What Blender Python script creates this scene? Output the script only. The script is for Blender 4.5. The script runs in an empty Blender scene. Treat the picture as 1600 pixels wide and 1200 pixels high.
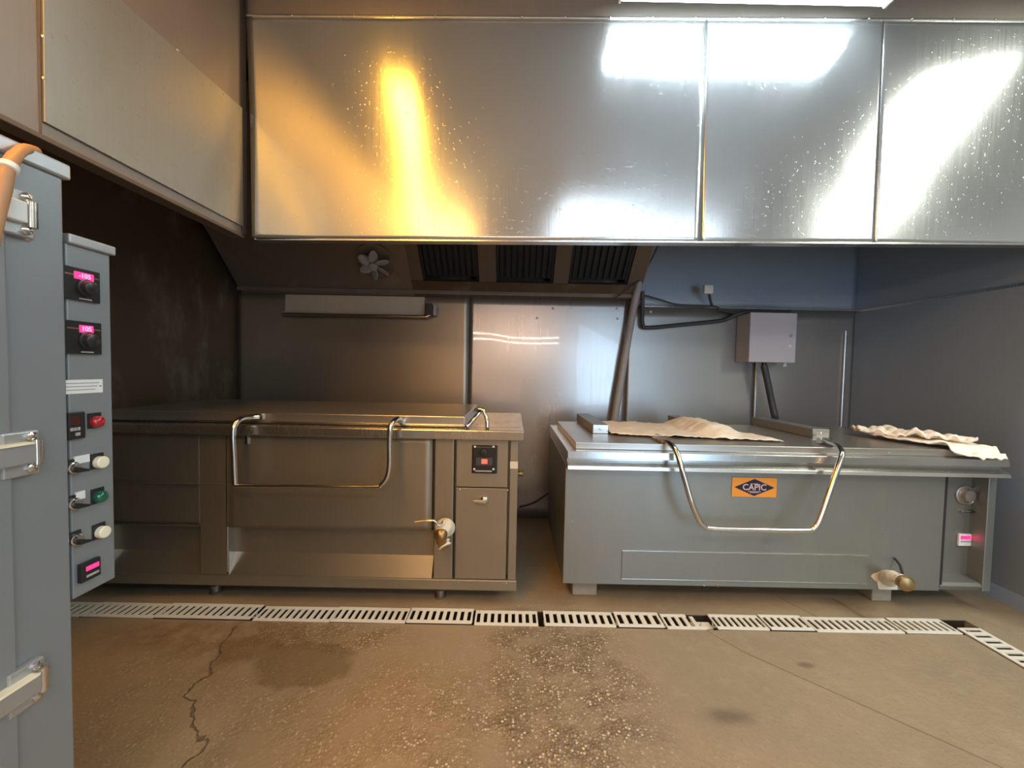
import bpy, bmesh, math, random
from mathutils import Vector, Matrix, noise
random.seed(7)
S = bpy.context.scene
COL = S.collection

# ------------------------------------------------------------------ camera
F = 620.0
CAMLOC = Vector((0, 0, 1.23))
PITCH = math.atan(23 / 620)
ROLL = 0.02
fwd = Vector((0, math.cos(PITCH), -math.sin(PITCH)))
right0 = Vector((1, 0, 0)); up0 = right0.cross(fwd)
right = right0 * math.cos(ROLL) + up0 * math.sin(ROLL)
up = up0 * math.cos(ROLL) - right0 * math.sin(ROLL)
cam = bpy.data.cameras.new('camera'); cam.sensor_width = 36; cam.lens = F / 1600 * 36
cam.clip_start = 0.02
co = bpy.data.objects.new('camera', cam); COL.objects.link(co); S.camera = co
co.matrix_world = Matrix(((right.x, up.x, -fwd.x, 0), (right.y, up.y, -fwd.y, 0), (right.z, up.z, -fwd.z, CAMLOC.z), (0, 0, 0, 1)))

def ray(px, py): return fwd + right * ((px - 800) / F) - up * ((py - 600) / F)
def aY(px, py, Y): d = ray(px, py); return CAMLOC + d * (Y / d.y)
def aX(px, py, X): d = ray(px, py); return CAMLOC + d * (X / d.x)
def aZ(px, py, Z): d = ray(px, py); return CAMLOC + d * ((Z - 1.23) / d.z)

# ------------------------------------------------------------------ world, lights, exposure
S.view_settings.view_transform = 'Standard'; S.view_settings.look = 'None'
S.view_settings.exposure = 0.50; S.view_settings.gamma = 1.0
S.view_settings.use_curve_mapping = False
S.cycles.use_denoising = True
S.cycles.sample_clamp_indirect = 6
S.cycles.max_bounces = 8
w = bpy.data.worlds.new('world'); S.world = w; w.use_nodes = True
w.node_tree.nodes['Background'].inputs[0].default_value = (0.05, 0.055, 0.06, 1)
w.node_tree.nodes['Background'].inputs[1].default_value = 0.3

def area(name, loc, aim, sx, sy, power, color, spin=0.0):
    l = bpy.data.lights.new(name, 'AREA'); l.shape = 'RECTANGLE'; l.size = sx; l.size_y = sy
    l.energy = power; l.color = color
    o = bpy.data.objects.new(name, l); COL.objects.link(o)
    o.location = loc
    o.rotation_euler = (Vector(aim) - Vector(loc)).to_track_quat('-Z', 'Y').to_euler()
    if spin: o.rotation_euler.rotate_axis('Z', spin)
    return o

def lamp_run(name, a, b, width, power, color):
    a = Vector(a); b = Vector(b); c = (a + b) / 2; d = b - a
    l = bpy.data.lights.new(name, 'AREA'); l.shape = 'RECTANGLE'; l.size = width; l.size_y = d.length
    l.energy = power; l.color = color
    o = bpy.data.objects.new(name, l); COL.objects.link(o); o.location = c
    y = d.normalized(); z = Vector((0, 0, 1)); x = y.cross(z).normalized(); z = x.cross(y)
    o.matrix_world = Matrix(((x.x, y.x, z.x, c.x), (x.y, y.y, z.y, c.y), (x.z, y.z, z.z, c.z), (0, 0, 0, 1)))
    return o

WARM = (1.0, 0.45, 0.045); COOL = (0.80, 0.93, 1.0); IVORY = (1.0, 1.0, 0.86)
LWARM = ((-0.80, 1.25, 3.13), (-1.22, -1.1, 3.13))      # warm tube on the ceiling, left
LRIGHT = ((2.75, 1.45, 3.13), (4.5, -1.5, 3.13))       # ivory tube on the ceiling, right
LCOOL = ((0.5, -1.7, 3.13), (2.9, -1.7, 3.13))        # added cool fill lamp behind the viewer
lamp_run('warm_tube_light', *LWARM, 0.19, 36, WARM)
lamp_run('right_tube_light', *LRIGHT, 0.46, 68, IVORY)
lamp_run('rear_fill_light', *LCOOL, 0.7, 44, (0.80, 0.91, 1.0))
lamp_run('left_rear_fill_light', (-1.8, -1.5, 3.13), (-0.6, -1.5, 3.13), 0.9, 52, (1.0, 0.53, 0.14))  # added orange fill lamp to warm the left side
for zz in (1.86, 1.98):
    area('rear_wall_light', (0.05, -1.95, zz), (0.05, 0, zz - .2), 1.9, 0.022, 8, (1.0, 0.74, 0.60))
# added blue fill lamp behind the viewer, brightening the right of the bay
area('blue_fill_light', (2.1, -2.0, 1.25), (2.3, 2.5, 1.6), 1.3, 2.0, 38, (0.48, 0.73, 1.0))

# ------------------------------------------------------------------ node helpers
class NT:
    def __init__(s, name):
        s.m = bpy.data.materials.new(name); s.m.use_nodes = True
        s.t = s.m.node_tree; s.b = s.t.nodes['Principled BSDF']
    def n(s, typ, **kw):
        x = s.t.nodes.new(typ)
        for k, v in kw.items(): setattr(x, k, v)
        return x
    def put(s, sock, v):
        if isinstance(v, bpy.types.NodeSocket): s.t.links.new(v, sock)
        elif isinstance(v, tuple) and len(v) == 3 and sock.type == 'RGBA': sock.default_value = (*v, 1)
        else: sock.default_value = v
    def math(s, op, a, b=0.0, c=None, clamp=False):
        x = s.n('ShaderNodeMath', operation=op, use_clamp=clamp)
        s.put(x.inputs[0], a); s.put(x.inputs[1], b)
        if c is not None: s.put(x.inputs[2], c)
        return x.outputs[0]
    def mix(s, f, a, b):
        x = s.n('ShaderNodeMix', data_type='RGBA'); s.put(x.inputs[0], f); s.put(x.inputs[6], a); s.put(x.inputs[7], b)
        return x.outputs[2]
    def coord(s, scale=(1, 1, 1)):
        c = s.n('ShaderNodeTexCoord'); mp = s.n('ShaderNodeMapping')
        s.t.links.new(c.outputs['Object'], mp.inputs[0]); mp.inputs['Scale'].default_value = scale
        return mp.outputs[0]
    def noise(s, vec, scale, detail=3, rough=.5, out=0):
        x = s.n('ShaderNodeTexNoise'); s.put(x.inputs['Vector'], vec); x.inputs['Scale'].default_value = scale
        x.inputs['Detail'].default_value = detail; x.inputs['Roughness'].default_value = rough
        return x.outputs[out]
    def ss(s, v, lo, hi, a=0.0, b=1.0):
        x = s.n('ShaderNodeMapRange', interpolation_type='SMOOTHSTEP')
        s.put(x.inputs[0], v); x.inputs[1].default_value = lo; x.inputs[2].default_value = hi
        x.inputs[3].default_value = a; x.inputs[4].default_value = b
        return x.outputs[0]
    def bump(s, h, strength, dist=0.01, normal=None):
        x = s.n('ShaderNodeBump'); s.put(x.inputs['Height'], h)
        x.inputs['Strength'].default_value = strength; x.inputs['Distance'].default_value = dist
        if normal is not None: s.put(x.inputs['Normal'], normal)
        return x.outputs[0]

def steel(name, col=(.56, .56, .55), rough=.33, aniso=.6, smudge=.12, wave=.0, metal=1.0, spots=0.0, tint=(.40, .36, .30), tintamt=.35):
    k = NT(name)
    big = k.noise(k.coord(), 2.3, 4, .6)
    fine = k.noise(k.coord((160, 160, 3)), 1.0, 2, .5)
    r = k.math('ADD', k.math('MULTIPLY_ADD', k.math('SUBTRACT', big, .5), smudge * 2, rough), k.math('MULTIPLY', k.math('SUBTRACT', fine, .5), .10))
    dirt = k.ss(k.noise(k.coord((1, 1, .45)), 5.0, 5, .65), .48, .75)
    c = k.mix(k.math('MULTIPLY', dirt, tintamt), col, tint)
    c = k.mix(k.math('MULTIPLY', fine, .18), c, tuple(x * .72 for x in col))
    nrm = None
    h = k.math('MULTIPLY', fine, .00005)
    if spots:
        sp = k.ss(k.noise(k.coord(), 55.0, 2, .5), .64, .70)
        c = k.mix(k.math('MULTIPLY', sp, spots), c, tuple(x * .55 for x in col))
        h = k.math('MULTIPLY_ADD', sp, .0002, h)
    if wave: h = k.math('MULTIPLY_ADD', k.noise(k.coord(), 2.2, 1, .4), wave, h)
    nrm = k.bump(h, 1.0, 1.0)
    k.put(k.b.inputs['Base Color'], c); k.put(k.b.inputs['Roughness'], r)
    k.b.inputs['Metallic'].default_value = metal
    k.b.inputs['Anisotropic'].default_value = aniso
    cx = k.n('ShaderNodeCombineXYZ'); cx.inputs[0].default_value = 0; cx.inputs[1].default_value = .3; cx.inputs[2].default_value = 1
    k.put(k.b.inputs['Tangent'], cx.outputs[0])
    k.put(k.b.inputs['Normal'], nrm)
    return k.m

def plain(name, col, rough=.5, metal=0.0, emit=None, estr=0.0, var=.15, scale=18, bump=0.0, coat=0):
    k = NT(name)
    n = k.noise(k.coord(), scale, 4, .6)
    c = k.mix(k.math('MULTIPLY', n, 2 * var, clamp=True), col, tuple(x * .45 for x in col))
    k.put(k.b.inputs['Base Color'], c); k.b.inputs['Roughness'].default_value = rough
    k.b.inputs['Metallic'].default_value = metal
    k.b.inputs['Coat Weight'].default_value = coat
    if bump: k.put(k.b.inputs['Normal'], k.bump(n, bump, .004))
    if emit:
        k.put(k.b.inputs['Emission Color'], emit); k.b.inputs['Emission Strength'].default_value = estr
    return k.m

M = {}
M['hood'] = steel('hood_steel', (.515, .545, .555), .20, .50, .03, wave=.0003, spots=.25, tintamt=.10, metal=.80)
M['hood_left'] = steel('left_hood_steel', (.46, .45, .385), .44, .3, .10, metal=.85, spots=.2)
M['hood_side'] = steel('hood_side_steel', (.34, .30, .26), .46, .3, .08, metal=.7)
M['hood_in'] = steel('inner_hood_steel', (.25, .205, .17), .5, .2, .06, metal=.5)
M['wall'] = steel('wall_steel', (.40, .395, .385), .38, .4, .07, metal=.75, wave=.0004)
M['wall_lo'] = steel('left_sheet_steel', (.36, .315, .255), .36, .4, .07, metal=.75, wave=.0004)
M['wall_mid'] = steel('polished_wall_steel', (.46, .44, .425), .30, .3, .05, metal=.8, wave=.0006)
M['wall_r'] = steel('right_wall_steel', (.33, .40, .48), .5, .3, .05, metal=.35, tintamt=.1)  # blue tint in the base colour stands in for cool light
M['wall_l'] = steel('left_wall_steel', (.12, .085, .055), .5, .3, .08, metal=.5)
M['kettle'] = steel('kettle_steel', (.31, .275, .21), .42, .4, .05, metal=.75, wave=.0002)
M['kettle_r'] = steel('right_kettle_steel', (.285, .295, .275), .44, .4, .05, metal=.75, wave=.0001)
M['top'] = steel('worktop_steel', (.60, .56, .50), .26, .3, .08, metal=.95)
M['lid'] = steel('lid_steel', (.50, .47, .43), .32, .3, .08, metal=.9)
M['trim'] = steel('trim_steel', (.66, .66, .64), .24, .3, .05)
M['chrome'] = plain('polished_tube', (.68, .66, .62), .2, 1.0, var=.1)
M['oven'] = plain('oven_grey', (.29, .315, .325), .42, .4, var=.12, scale=7)
M['ovencap'] = plain('oven_cap', (.50, .52, .53), .4, .7, var=.08, scale=9)
M['black'] = plain('black_plastic', (.018, .018, .018), .35, var=.1)
M['dark'] = plain('dark_void', (.02, .019, .018), .8, var=.1)
M['cable'] = plain('dark_cable', (.05, .055, .065), .5)
M['conduit'] = plain('grey_conduit', (.40, .38, .37), .5, .0, var=.2)
M['boxgrey'] = plain('enclosure_grey', (.52, .50, .55), .5, var=.06)
M['white'] = plain('white_plastic', (.75, .76, .74), .45, var=.03)
M['ivory'] = plain('ivory_button', (.82, .78, .58), .3, var=.03)
M['red_lens'] = plain('red_lens', (.35, .01, .02), .15, var=.03, coat=.5)
M['green_lens'] = plain('green_lens', (.0, .10, .055), .15, var=.03, coat=.5)
M['led'] = plain('red_display', (.3, .0, .02), .4, emit=(1.0, .02, .12), estr=2.2)
M['ledglow'] = plain('red_digits', (.6, .1, .2), .4, emit=(1.0, .16, .30), estr=2.4)
M['brownglass'] = plain('dark_red_window', (.06, .012, .012), .2)
M['brass'] = plain('aged_brass', (.42, .28, .12), .34, .9, var=.3, scale=60)
M['lime'] = plain('limescale', (.74, .68, .55), .75, var=.22, scale=70, bump=.8)
M['hose'] = plain('tan_hose', (.46, .25, .12), .5, var=.12)
M['wood'] = plain('worn_block', (.40, .36, .28), .8, var=.3, scale=30, bump=.4)
M['orange'] = plain('orange_plate', (.85, .33, .04), .35, var=.08, scale=60)
M['navy'] = plain('navy_enamel', (.012, .012, .05), .35, var=.1)
M['letter'] = plain('pale_lettering', (.72, .55, .50), .4, var=.05)
M['grate'] = plain('cream_grate', (.78, .76, .66), .42, var=.14, scale=25)
M['drain'] = plain('drain_channel', (.035, .026, .018), .5, var=.4, scale=30)
M['rail'] = plain('filter_rail', (.17, .13, .10), .5, .3)
M['filter'] = plain('filter_mesh', (.02, .028, .042), .5, .3)
M['ceiling'] = plain('ceiling_panel', (.30, .285, .27), .5, .2, var=.1)
M['room'] = plain('room_wall', (.30, .30, .30), .55, var=.08, scale=3)
M['tray'] = plain('tray_steel', (.52, .47, .38), .45, .3)
M['tape'] = plain('paper_tape', (.72, .66, .52), .8)
M['tube'] = plain('light_diffuser', (.9, .9, .9), .4, emit=(.80, .93, 1.0), estr=20.0, var=.0)

def cloth_mat():
    k = NT('ivory_cloth')
    v = k.coord()
    weave = k.noise(k.coord((1, 1, 1)), 260, 2)
    c = k.mix(k.ss(k.noise(v, 9, 4, .6), .45, .72), (.97, .89, .76), (.90, .78, .62))
    k.put(k.b.inputs['Base Color'], c); k.b.inputs['Roughness'].default_value = .85
    k.b.inputs['Sheen Weight'].default_value = .2
    k.put(k.b.inputs['Normal'], k.bump(weave, .3, .002))
    return k.m
M['cloth'] = cloth_mat()

def floor_mat():
    k = NT('resin_floor')
    tc = k.n('ShaderNodeTexCoord').outputs['Object']
    # warp the coordinates a little for irregular mask edges
    wn = k.n('ShaderNodeTexNoise'); k.put(wn.inputs['Vector'], tc); wn.inputs['Scale'].default_value = 9; wn.inputs['Detail'].default_value = 6
    wv = k.n('ShaderNodeVectorMath', operation='MULTIPLY_ADD')
    k.put(wv.inputs[0], wn.outputs[1]); wv.inputs[1].default_value = (.16, .16, 0); k.put(wv.inputs[2], tc)
    sub = k.n('ShaderNodeVectorMath', operation='SUBTRACT'); k.put(sub.inputs[0], wv.outputs[0]); sub.inputs[1].default_value = (.08, .08, 0)
    sx = k.n('ShaderNodeSeparateXYZ'); k.put(sx.inputs[0], sub.outputs[0])
    X, Y = sx.outputs[0], sx.outputs[1]
    def ell(cx, cy, rx, ry, soft=.35):
        a = k.math('DIVIDE', k.math('SUBTRACT', X, cx), rx); b = k.math('DIVIDE', k.math('SUBTRACT', Y, cy), ry)
        d = k.math('SQRT', k.math('ADD', k.math('MULTIPLY', a, a), k.math('MULTIPLY', b, b)))
        return k.ss(d, 1 - soft, 1 + soft, 1, 0)
    def seg(p, q, wd):
        px_, py_ = p; dx, dy = q[0] - p[0], q[1] - p[1]; L2 = dx * dx + dy * dy
        ax = k.math('SUBTRACT', X, px_); ay = k.math('SUBTRACT', Y, py_)
        t = k.math('DIVIDE', k.math('ADD', k.math('MULTIPLY', ax, dx), k.math('MULTIPLY', ay, dy)), L2, clamp=True)
        ex = k.math('SUBTRACT', ax, k.math('MULTIPLY', t, dx)); ey = k.math('SUBTRACT', ay, k.math('MULTIPLY', t, dy))
        d = k.math('SQRT', k.math('ADD', k.math('MULTIPLY', ex, ex), k.math('MULTIPLY', ey, ey)))
        return k.ss(d, wd * .3, wd, 1, 0)
    def mx(*a):
        r = a[0]
        for b in a[1:]: r = k.math('MAXIMUM', r, b)
        return r
    n1 = k.noise(tc, 1.6, 5, .6); n2 = k.noise(tc, 14, 5, .65); n3 = k.noise(tc, 70, 3, .6)
    base = k.mix(k.ss(n1, .35, .65), (.315, .240, .150), (.268, .212, .142))
    base = k.mix(k.math('MULTIPLY', k.ss(n2, .45, .75), .5), base, (.37, .30, .20))
    base = k.mix(k.math('MULTIPLY', k.ss(n3, .55, .8), .5), base, (.14, .095, .06))
    agg = mx(ell(.20, 1.50, .34, .50), k.math('MULTIPLY', ell(-.88, 1.76, .42, .10), 1.0),
             k.math('MULTIPLY', ell(-.42, 1.38, .45, .22, .5), .7), k.math('MULTIPLY', ell(-1.2, 1.35, .5, .5, .5), .45),
             k.math('MULTIPLY', ell(-.05, 1.1, .7, .2, .5), .75))
    agg = k.math('MULTIPLY', agg, k.ss(k.noise(tc, 7, 4, .6), .30, .62))
    vo = k.n('ShaderNodeTexVoronoi'); k.put(vo.inputs['Vector'], tc); vo.inputs['Scale'].default_value = 105
    vs = k.n('ShaderNodeSeparateColor'); k.put(vs.inputs[0], vo.outputs['Color'])
    cr = k.n('ShaderNodeValToRGB'); e = cr.color_ramp.elements
    e[0].position = 0; e[0].color = (.06, .035, .018, 1); e[1].position = 1; e[1].color = (.85, .78, .58, 1)
    for p, c in ((.12, (.16, .10, .055, 1)), (.5, (.30, .21, .12, 1)), (.80, (.42, .32, .19, 1)), (.88, (.80, .70, .48, 1))):
        z = e.new(p); z.color = c
    k.put(cr.inputs[0], vs.outputs[0])
    stone = k.mix(k.ss(vo.outputs['Distance'], .35, .6), cr.outputs[0], (.15, .105, .06))
    c = k.mix(k.math('MULTIPLY', agg, .8), base, stone)
    wet = mx(ell(-.83, 1.60, .20, .13, .12), k.math('MULTIPLY', ell(-1.10, 1.66, .15, .09, .15), .9))
    c = k.mix(k.math('MULTIPLY', wet, .62), c, (.06, .046, .024))
    rust = mx(ell(-1.3, 1.74, .5, .12, .4), ell(-1.17, 1.68, .10, .16, .4))
    c = k.mix(k.math('MULTIPLY', k.math('MULTIPLY', rust, k.ss(n2, .35, .65)), .75), c, (.13, .06, .022))
    pale = ell(-1.02, 1.22, .08, .12, .6)
    c = k.mix(k.math('MULTIPLY', pale, .45), c, (.50, .39, .24))
    c = k.mix(k.math('MULTIPLY', ell(-1.1, 1.2, .9, .8, .5), .35), c, (.36, .225, .095))  # broad golden tint at left, warm light put into the floor colour
    crack = mx(seg((-1.28, 1.80), (-1.197, 1.543), .005), seg((-1.197, 1.543), (-1.171, 1.429), .007), seg((-1.171, 1.429), (-1.01, 1.28), .006), seg((-1.01, 1.28), (-.95, 1.10), .005))
    X0 = k.n('ShaderNodeSeparateXYZ'); k.put(X0.inputs[0], tc)
    X, Y = X0.outputs[0], X0.outputs[1]
    joint = mx(seg((1.05, 1.713), (1.70, 1.10), .005), seg((1.05, 1.713), (.95, 1.86), .003), seg((1.50, 2.15), (1.58, 1.98), .006), seg((1.80, 2.15), (1.82, 1.98), .02))
    lines = k.math('MAXIMUM', crack, k.math('MULTIPLY', joint, .6))
    c = k.mix(k.math('MULTIPLY', lines, .6), c, (.06, .04, .025))
    sp = mx(ell(1.62, 1.12, .08, .07, .5), ell(1.27, 1.64, .035, .016, .5), ell(.80, 1.38, .08, .03, .8))
    c = k.mix(k.math('MULTIPLY', sp, .6), c, (.085, .06, .045))
    k.put(k.b.inputs['Base Color'], c)
    r = k.math('SUBTRACT', k.math('MULTIPLY_ADD', n2, .25, .36), k.math('MULTIPLY', wet, .22))
    r = k.math('SUBTRACT', r, k.math('MULTIPLY', agg, .12))
    k.put(k.b.inputs['Roughness'], r)
    h = k.math('MULTIPLY', k.math('MULTIPLY', k.math('SUBTRACT', 1.0, vo.outputs['Distance']), agg), .0045)
    h = k.math('MULTIPLY_ADD', n3, .0016, h); h = k.math('MULTIPLY_ADD', n2, .003, h)
    h = k.math('SUBTRACT', h, k.math('MULTIPLY', lines, .004))
    k.put(k.b.inputs['Normal'], k.bump(h, 1.0, 1.0))
    return k.m
M['floor'] = floor_mat()

_pb = M['wall_mid'].node_tree.nodes['Principled BSDF']; _pb.inputs['Coat Weight'].default_value = .5; _pb.inputs['Coat Roughness'].default_value = .035
# ------------------------------------------------------------------ mesh helpers
def basis(d):
    d = d.normalized(); a = Vector((0, 0, 1)) if abs(d.z) < .9 else Vector((1, 0, 0))
    x = d.cross(a).normalized(); return x, d.cross(x).normalized()

class MB:
    def __init__(s): s.bm = bmesh.new()
    def box(s, x0, x1, y0, y1, z0, z1, bev=0.0, seg=2):
        t = bmesh.new()
        vs = [t.verts.new((x, y, z)) for x in (x0, x1) for y in (y0, y1) for z in (z0, z1)]
        for f in ((0, 1, 3, 2), (4, 6, 7, 5), (0, 4, 5, 1), (2, 3, 7, 6), (0, 2, 6, 4), (1, 5, 7, 3)): t.faces.new([vs[i] for i in f])
        bmesh.ops.recalc_face_normals(t, faces=t.faces)
        if bev: bmesh.ops.bevel(t, geom=list(t.edges), offset=bev, segments=seg, profile=.5, affect='EDGES')
        s.merge(t); return s
    def merge(s, t):
        m = bpy.data.meshes.new('tmp'); t.to_mesh(m); t.free(); s.bm.from_mesh(m); bpy.data.meshes.remove(m)
    def prism(s, pts, vec, bev=0.0):
        """closed polygon of 3-D points swept along vec"""
        t = bmesh.new(); vec = Vector(vec)
        a = [t.verts.new(Vector(p)) for p in pts]; b = [t.verts.new(Vector(p) + vec) for p in pts]
        t.faces.new(a); t.faces.new(list(reversed(b))); n = len(a)
        for i in range(n): t.faces.new((a[i], b[i], b[(i + 1) % n], a[(i + 1) % n]))
        bmesh.ops.recalc_face_normals(t, faces=t.faces)
        if bev: bmesh.ops.bevel(t, geom=list(t.edges), offset=bev, segments=2, profile=.5, affect='EDGES')
        s.merge(t); return s
    def rings(s, rings, close=True, cap=True):
        bm = s.bm; R = [[bm.verts.new(p) for p in r] for r in rings]
        for i in range(len(R) - 1):
            n = len(R[i])
            for j in range(n if close else n - 1):
                bm.faces.new((R[i][j], R[i][(j + 1) % n], R[i + 1][(j + 1) % n], R[i + 1][j]))
        if cap: bm.faces.new(list(reversed(R[0]))); bm.faces.new(R[-1])
        return s
    def tube(s, pts, r, n=12, flat=1.0):
        pts = [Vector(p) for p in pts]; rr = r if isinstance(r, (list, tuple)) else [r] * len(pts)
        x = None; rings = []
        for i, p in enumerate(pts):
            d = (pts[min(i + 1, len(pts) - 1)] - pts[max(i - 1, 0)]).normalized()
            if x is None: x, y = basis(d)
            else:
                x = (x - d * x.dot(d)).normalized(); y = d.cross(x)
            rings.append([p + (x * math.cos(a) + y * math.sin(a) * flat) * rr[i] for a in [2 * math.pi * j / n for j in range(n)]])
        return s.rings(rings)
    def lathe(s, c, axis, prof, n=24):
        """prof: list of (distance along axis, radius)"""
        c = Vector(c); d = Vector(axis).normalized(); x, y = basis(d)
        return s.rings([[c + d * h + (x * math.cos(a) + y * math.sin(a)) * max(r, 1e-4) for a in [2 * math.pi * j / n for j in range(n)]] for h, r in prof])
    def grid(s, nu, nv, fn, thick=None):
        bm = s.bm; V = [[bm.verts.new(fn(i / nu, j / nv)) for j in range(nv + 1)] for i in range(nu + 1)]
        for i in range(nu):
            for j in range(nv): bm.faces.new((V[i][j], V[i + 1][j], V[i + 1][j + 1], V[i][j + 1]))
        return s
    def build(s, name, mat, parent=None, smooth=None, solid=0.0, kind=None, origin=None):
        bmesh.ops.recalc_face_normals(s.bm, faces=s.bm.faces)
        me = bpy.data.meshes.new(name)
        if origin is not None: bmesh.ops.translate(s.bm, verts=s.bm.verts, vec=-Vector(origin))
        s.bm.to_mesh(me); s.bm.free()
        me.materials.append(M[mat] if isinstance(mat, str) else mat)
        if smooth is not None:
            me.shade_smooth()
            if smooth < 180: me.set_sharp_from_angle(angle=math.radians(smooth))
        o = bpy.data.objects.new(name, me); COL.objects.link(o)
        if origin is not None: o.location = Vector(origin)
        if parent is not None:
            o.parent = parent; o.location = o.location - WLOC.get(parent.name, Vector((0, 0, 0)))
            WLOC[o.name] = WLOC.get(parent.name, Vector((0, 0, 0))) + o.location
        else: WLOC[o.name] = o.location.copy()
        if solid:
            md = o.modifiers.new('thickness', 'SOLIDIFY'); md.thickness = solid; md.offset = 0
        if kind: o['kind'] = kind
        return o
WLOC = {}

def smoothpath(pts, sub=6):
    P = [Vector(p) for p in pts]; out = []
    for i in range(len(P) - 1):
        p0 = P[max(i - 1, 0)]; p1 = P[i]; p2 = P[i + 1]; p3 = P[min(i + 2, len(P) - 1)]
        for j in range(sub):
            t = j / sub
            out.append(.5 * ((2 * p1) + (-p0 + p2) * t + (2 * p0 - 5 * p1 + 4 * p2 - p3) * t * t + (-p0 + 3 * p1 - 3 * p2 + p3) * t ** 3))
    out.append(P[-1]); return out

def empty(name, loc, label, cat, group=None):
    """A thing: an empty at its base; meshes below it are built in world space around that point."""
    o = bpy.data.objects.new(name, None); COL.objects.link(o); o.empty_display_size = .1
    o.location = loc; o['label'] = label; o['category'] = cat
    if group: o['group'] = group
    WLOC[o.name] = Vector(loc)
    return o
def part(mb, name, mat, parent, **kw):
    """parent is a thing; keep world coordinates by offsetting the mesh"""
    base = WLOC[parent.name]
    bmesh.ops.translate(mb.bm, verts=mb.bm.verts, vec=-base)
    label = kw.pop('label', None)
    smooth = kw.pop('smooth', None); solid = kw.pop('solid', 0.0); kind = kw.pop('kind', None)
    if kind: pass
    me_o = mb.build(name, mat, None, smooth, solid, kind)
    me_o.parent = parent
    WLOC[me_o.name] = base
    if label: me_o['label'] = label
    return me_o
def tag(o, label, cat, group=None):
    o['label'] = label; o['category'] = cat
    if group: o['group'] = group
    return o
def text(name, body, size, mat, parent, origin, xdir, ydir, ext=.0006):
    c = bpy.data.curves.new(name, 'FONT'); c.body = body; c.size = size; c.align_x = 'CENTER'; c.align_y = 'CENTER'; c.extrude = ext
    c.offset = size * .012
    t = bpy.data.objects.new('t', c); COL.objects.link(t)
    dg = bpy.context.evaluated_depsgraph_get(); me = bpy.data.meshes.new_from_object(t.evaluated_get(dg)); bpy.data.objects.remove(t)
    me.materials.clear(); me.materials.append(M[mat]); me.name = name
    o = bpy.data.objects.new(name, me); COL.objects.link(o); o.parent = parent
    X = Vector(xdir).normalized(); Y = Vector(ydir).normalized(); Z = X.cross(Y)
    L = Vector(origin) - WLOC[parent.name]
    o.matrix_local = Matrix(((X.x, Y.x, Z.x, L.x), (X.y, Y.y, Z.y, L.y), (X.z, Y.z, Z.z, L.z), (0, 0, 0, 1)))
    return o

# ------------------------------------------------------------------ the setting
YB = 3.25; XL = -2.25; XR = 2.78; YR = -2.05; ZC = 3.2
DY0, DY1 = 1.858, 1.978                  # drain channel
DX0, DX1 = 2.20, 2.33                    # branch of the drain along the right
f = MB()
f.box(XL, 5.2, DY1, YB + .1, -.1, 0)
f.box(XL, DX0, YR, DY0, -.1, 0)
f.box(DX1, 5.2, YR, DY1, -.1, 0)
f.build('floor', 'floor', kind='structure')
f = MB()
f.box(XL, DX1, DY0 - .02, DY1 + .02, -.14, -.075)
f.box(XL, DX0, DY0 - .01, DY0 + .001, -.08, -.004); f.box(XL, DX1, DY1 - .001, DY1 + .01, -.08, -.004)
f.box(DX0 - .01, DX1 + .02, YR, DY1, -.14, -.075)
f.build('trim_1', 'drain', kind='structure')['label'] = 'dark channel of the floor drain'

o = MB().box(XL - .1, 5.3, YR, 2.0, ZC, ZC + .1).build('ceiling', 'ceiling', kind='structure')
MB().box(XL - .1, 5.3, YR - .1, YR, 0, ZC).build('wall_rear', 'room', kind='structure')
MB().box(XL - .1, XL, YR, YB, 0, ZC).build('wall_left', 'wall_l', kind='structure')
MB().box(5.2, 5.3, YR, 2.05, 0, ZC).build('wall_far_right', 'room', kind='structure')
wr = MB().box(XR, XR + .12, 1.55, YB, 0, 1.75).build('wall_right', 'wall_r', kind='structure')
o = MB().box(XR, XR + .12, 1.95, YB, 1.755, ZC).build('upper_panel', 'wall_r', parent=wr)
MB().box(XR - .006, XR + .002, 1.56, YB, 1.742, 1.758).build('seam_strip', 'trim', parent=wr)
MB().box(XR + .12, 5.2, 2.0, 2.1, 0, ZC).build('wall_return', 'room', kind='structure')
MB().prism([(XR, 1.0, 0), (XR - .05, 1.0, 0), (XR - .012, 1.0, .05), (XR, 1.0, .06)], (0, YB - 1.0, 0)).build('baseboard_right', 'wall_r', kind='structure')

# back wall of separate steel sheets
wb = MB().box(XL, XR + .1, YB + .006, YB + .1, 0, ZC).build('wall_back', 'wall_l', kind='structure')
SH = YB
def sheet(x0, x1, z0, z1, mat, seed, bow=.003):
    def fn(u, v):
        x = x0 + (x1 - x0) * u; z = z0 + (z1 - z0) * v
        e = min(u, 1 - u, v, 1 - v); e = min(1, e * 3); e = e * e * (3 - 2 * e)
        return Vector((x, SH - e * bow * (noise.noise(Vector((x * 1.3, z * 1.3, seed))) + .3), z))
    o = MB().grid(40, 20, fn).build('steel_sheet', mat, parent=wb, smooth=180, solid=.002)
    return o
sheet(XL, -.3575, 0, 1.84, 'wall_lo', 1, .002)
sheet(-.356, .93, 0, 1.84, 'wall_mid', 3.3, .006)
sheet(.936, 1.98, 0, 1.76, 'wall', 5)
sheet(1.986, XR, 0, 1.76, 'wall', 6)
sheet(1.0, XR, 1.764, ZC - .3, 'wall_r', 8)
MB().box(.96, XR, YB - .010, YB - .003, 1.757, 1.768).build('seam_strip', 'trim', parent=wb)
for px, py in ((738, 503), (839, 497), (965, 498), (737, 566), (864, 482), (964, 482), (1017, 487)):
    p = aY(px, py, YB - .005)
    MB().lathe(p + Vector((0, .004, 0)), (0, -1, 0), [(0, .010), (.003, .010), (.008, .005), (.009, .0)], 10).build('screw', 'white' if 480 < py < 510 and px != 738 else 'trim', parent=wb, smooth=50)
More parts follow.
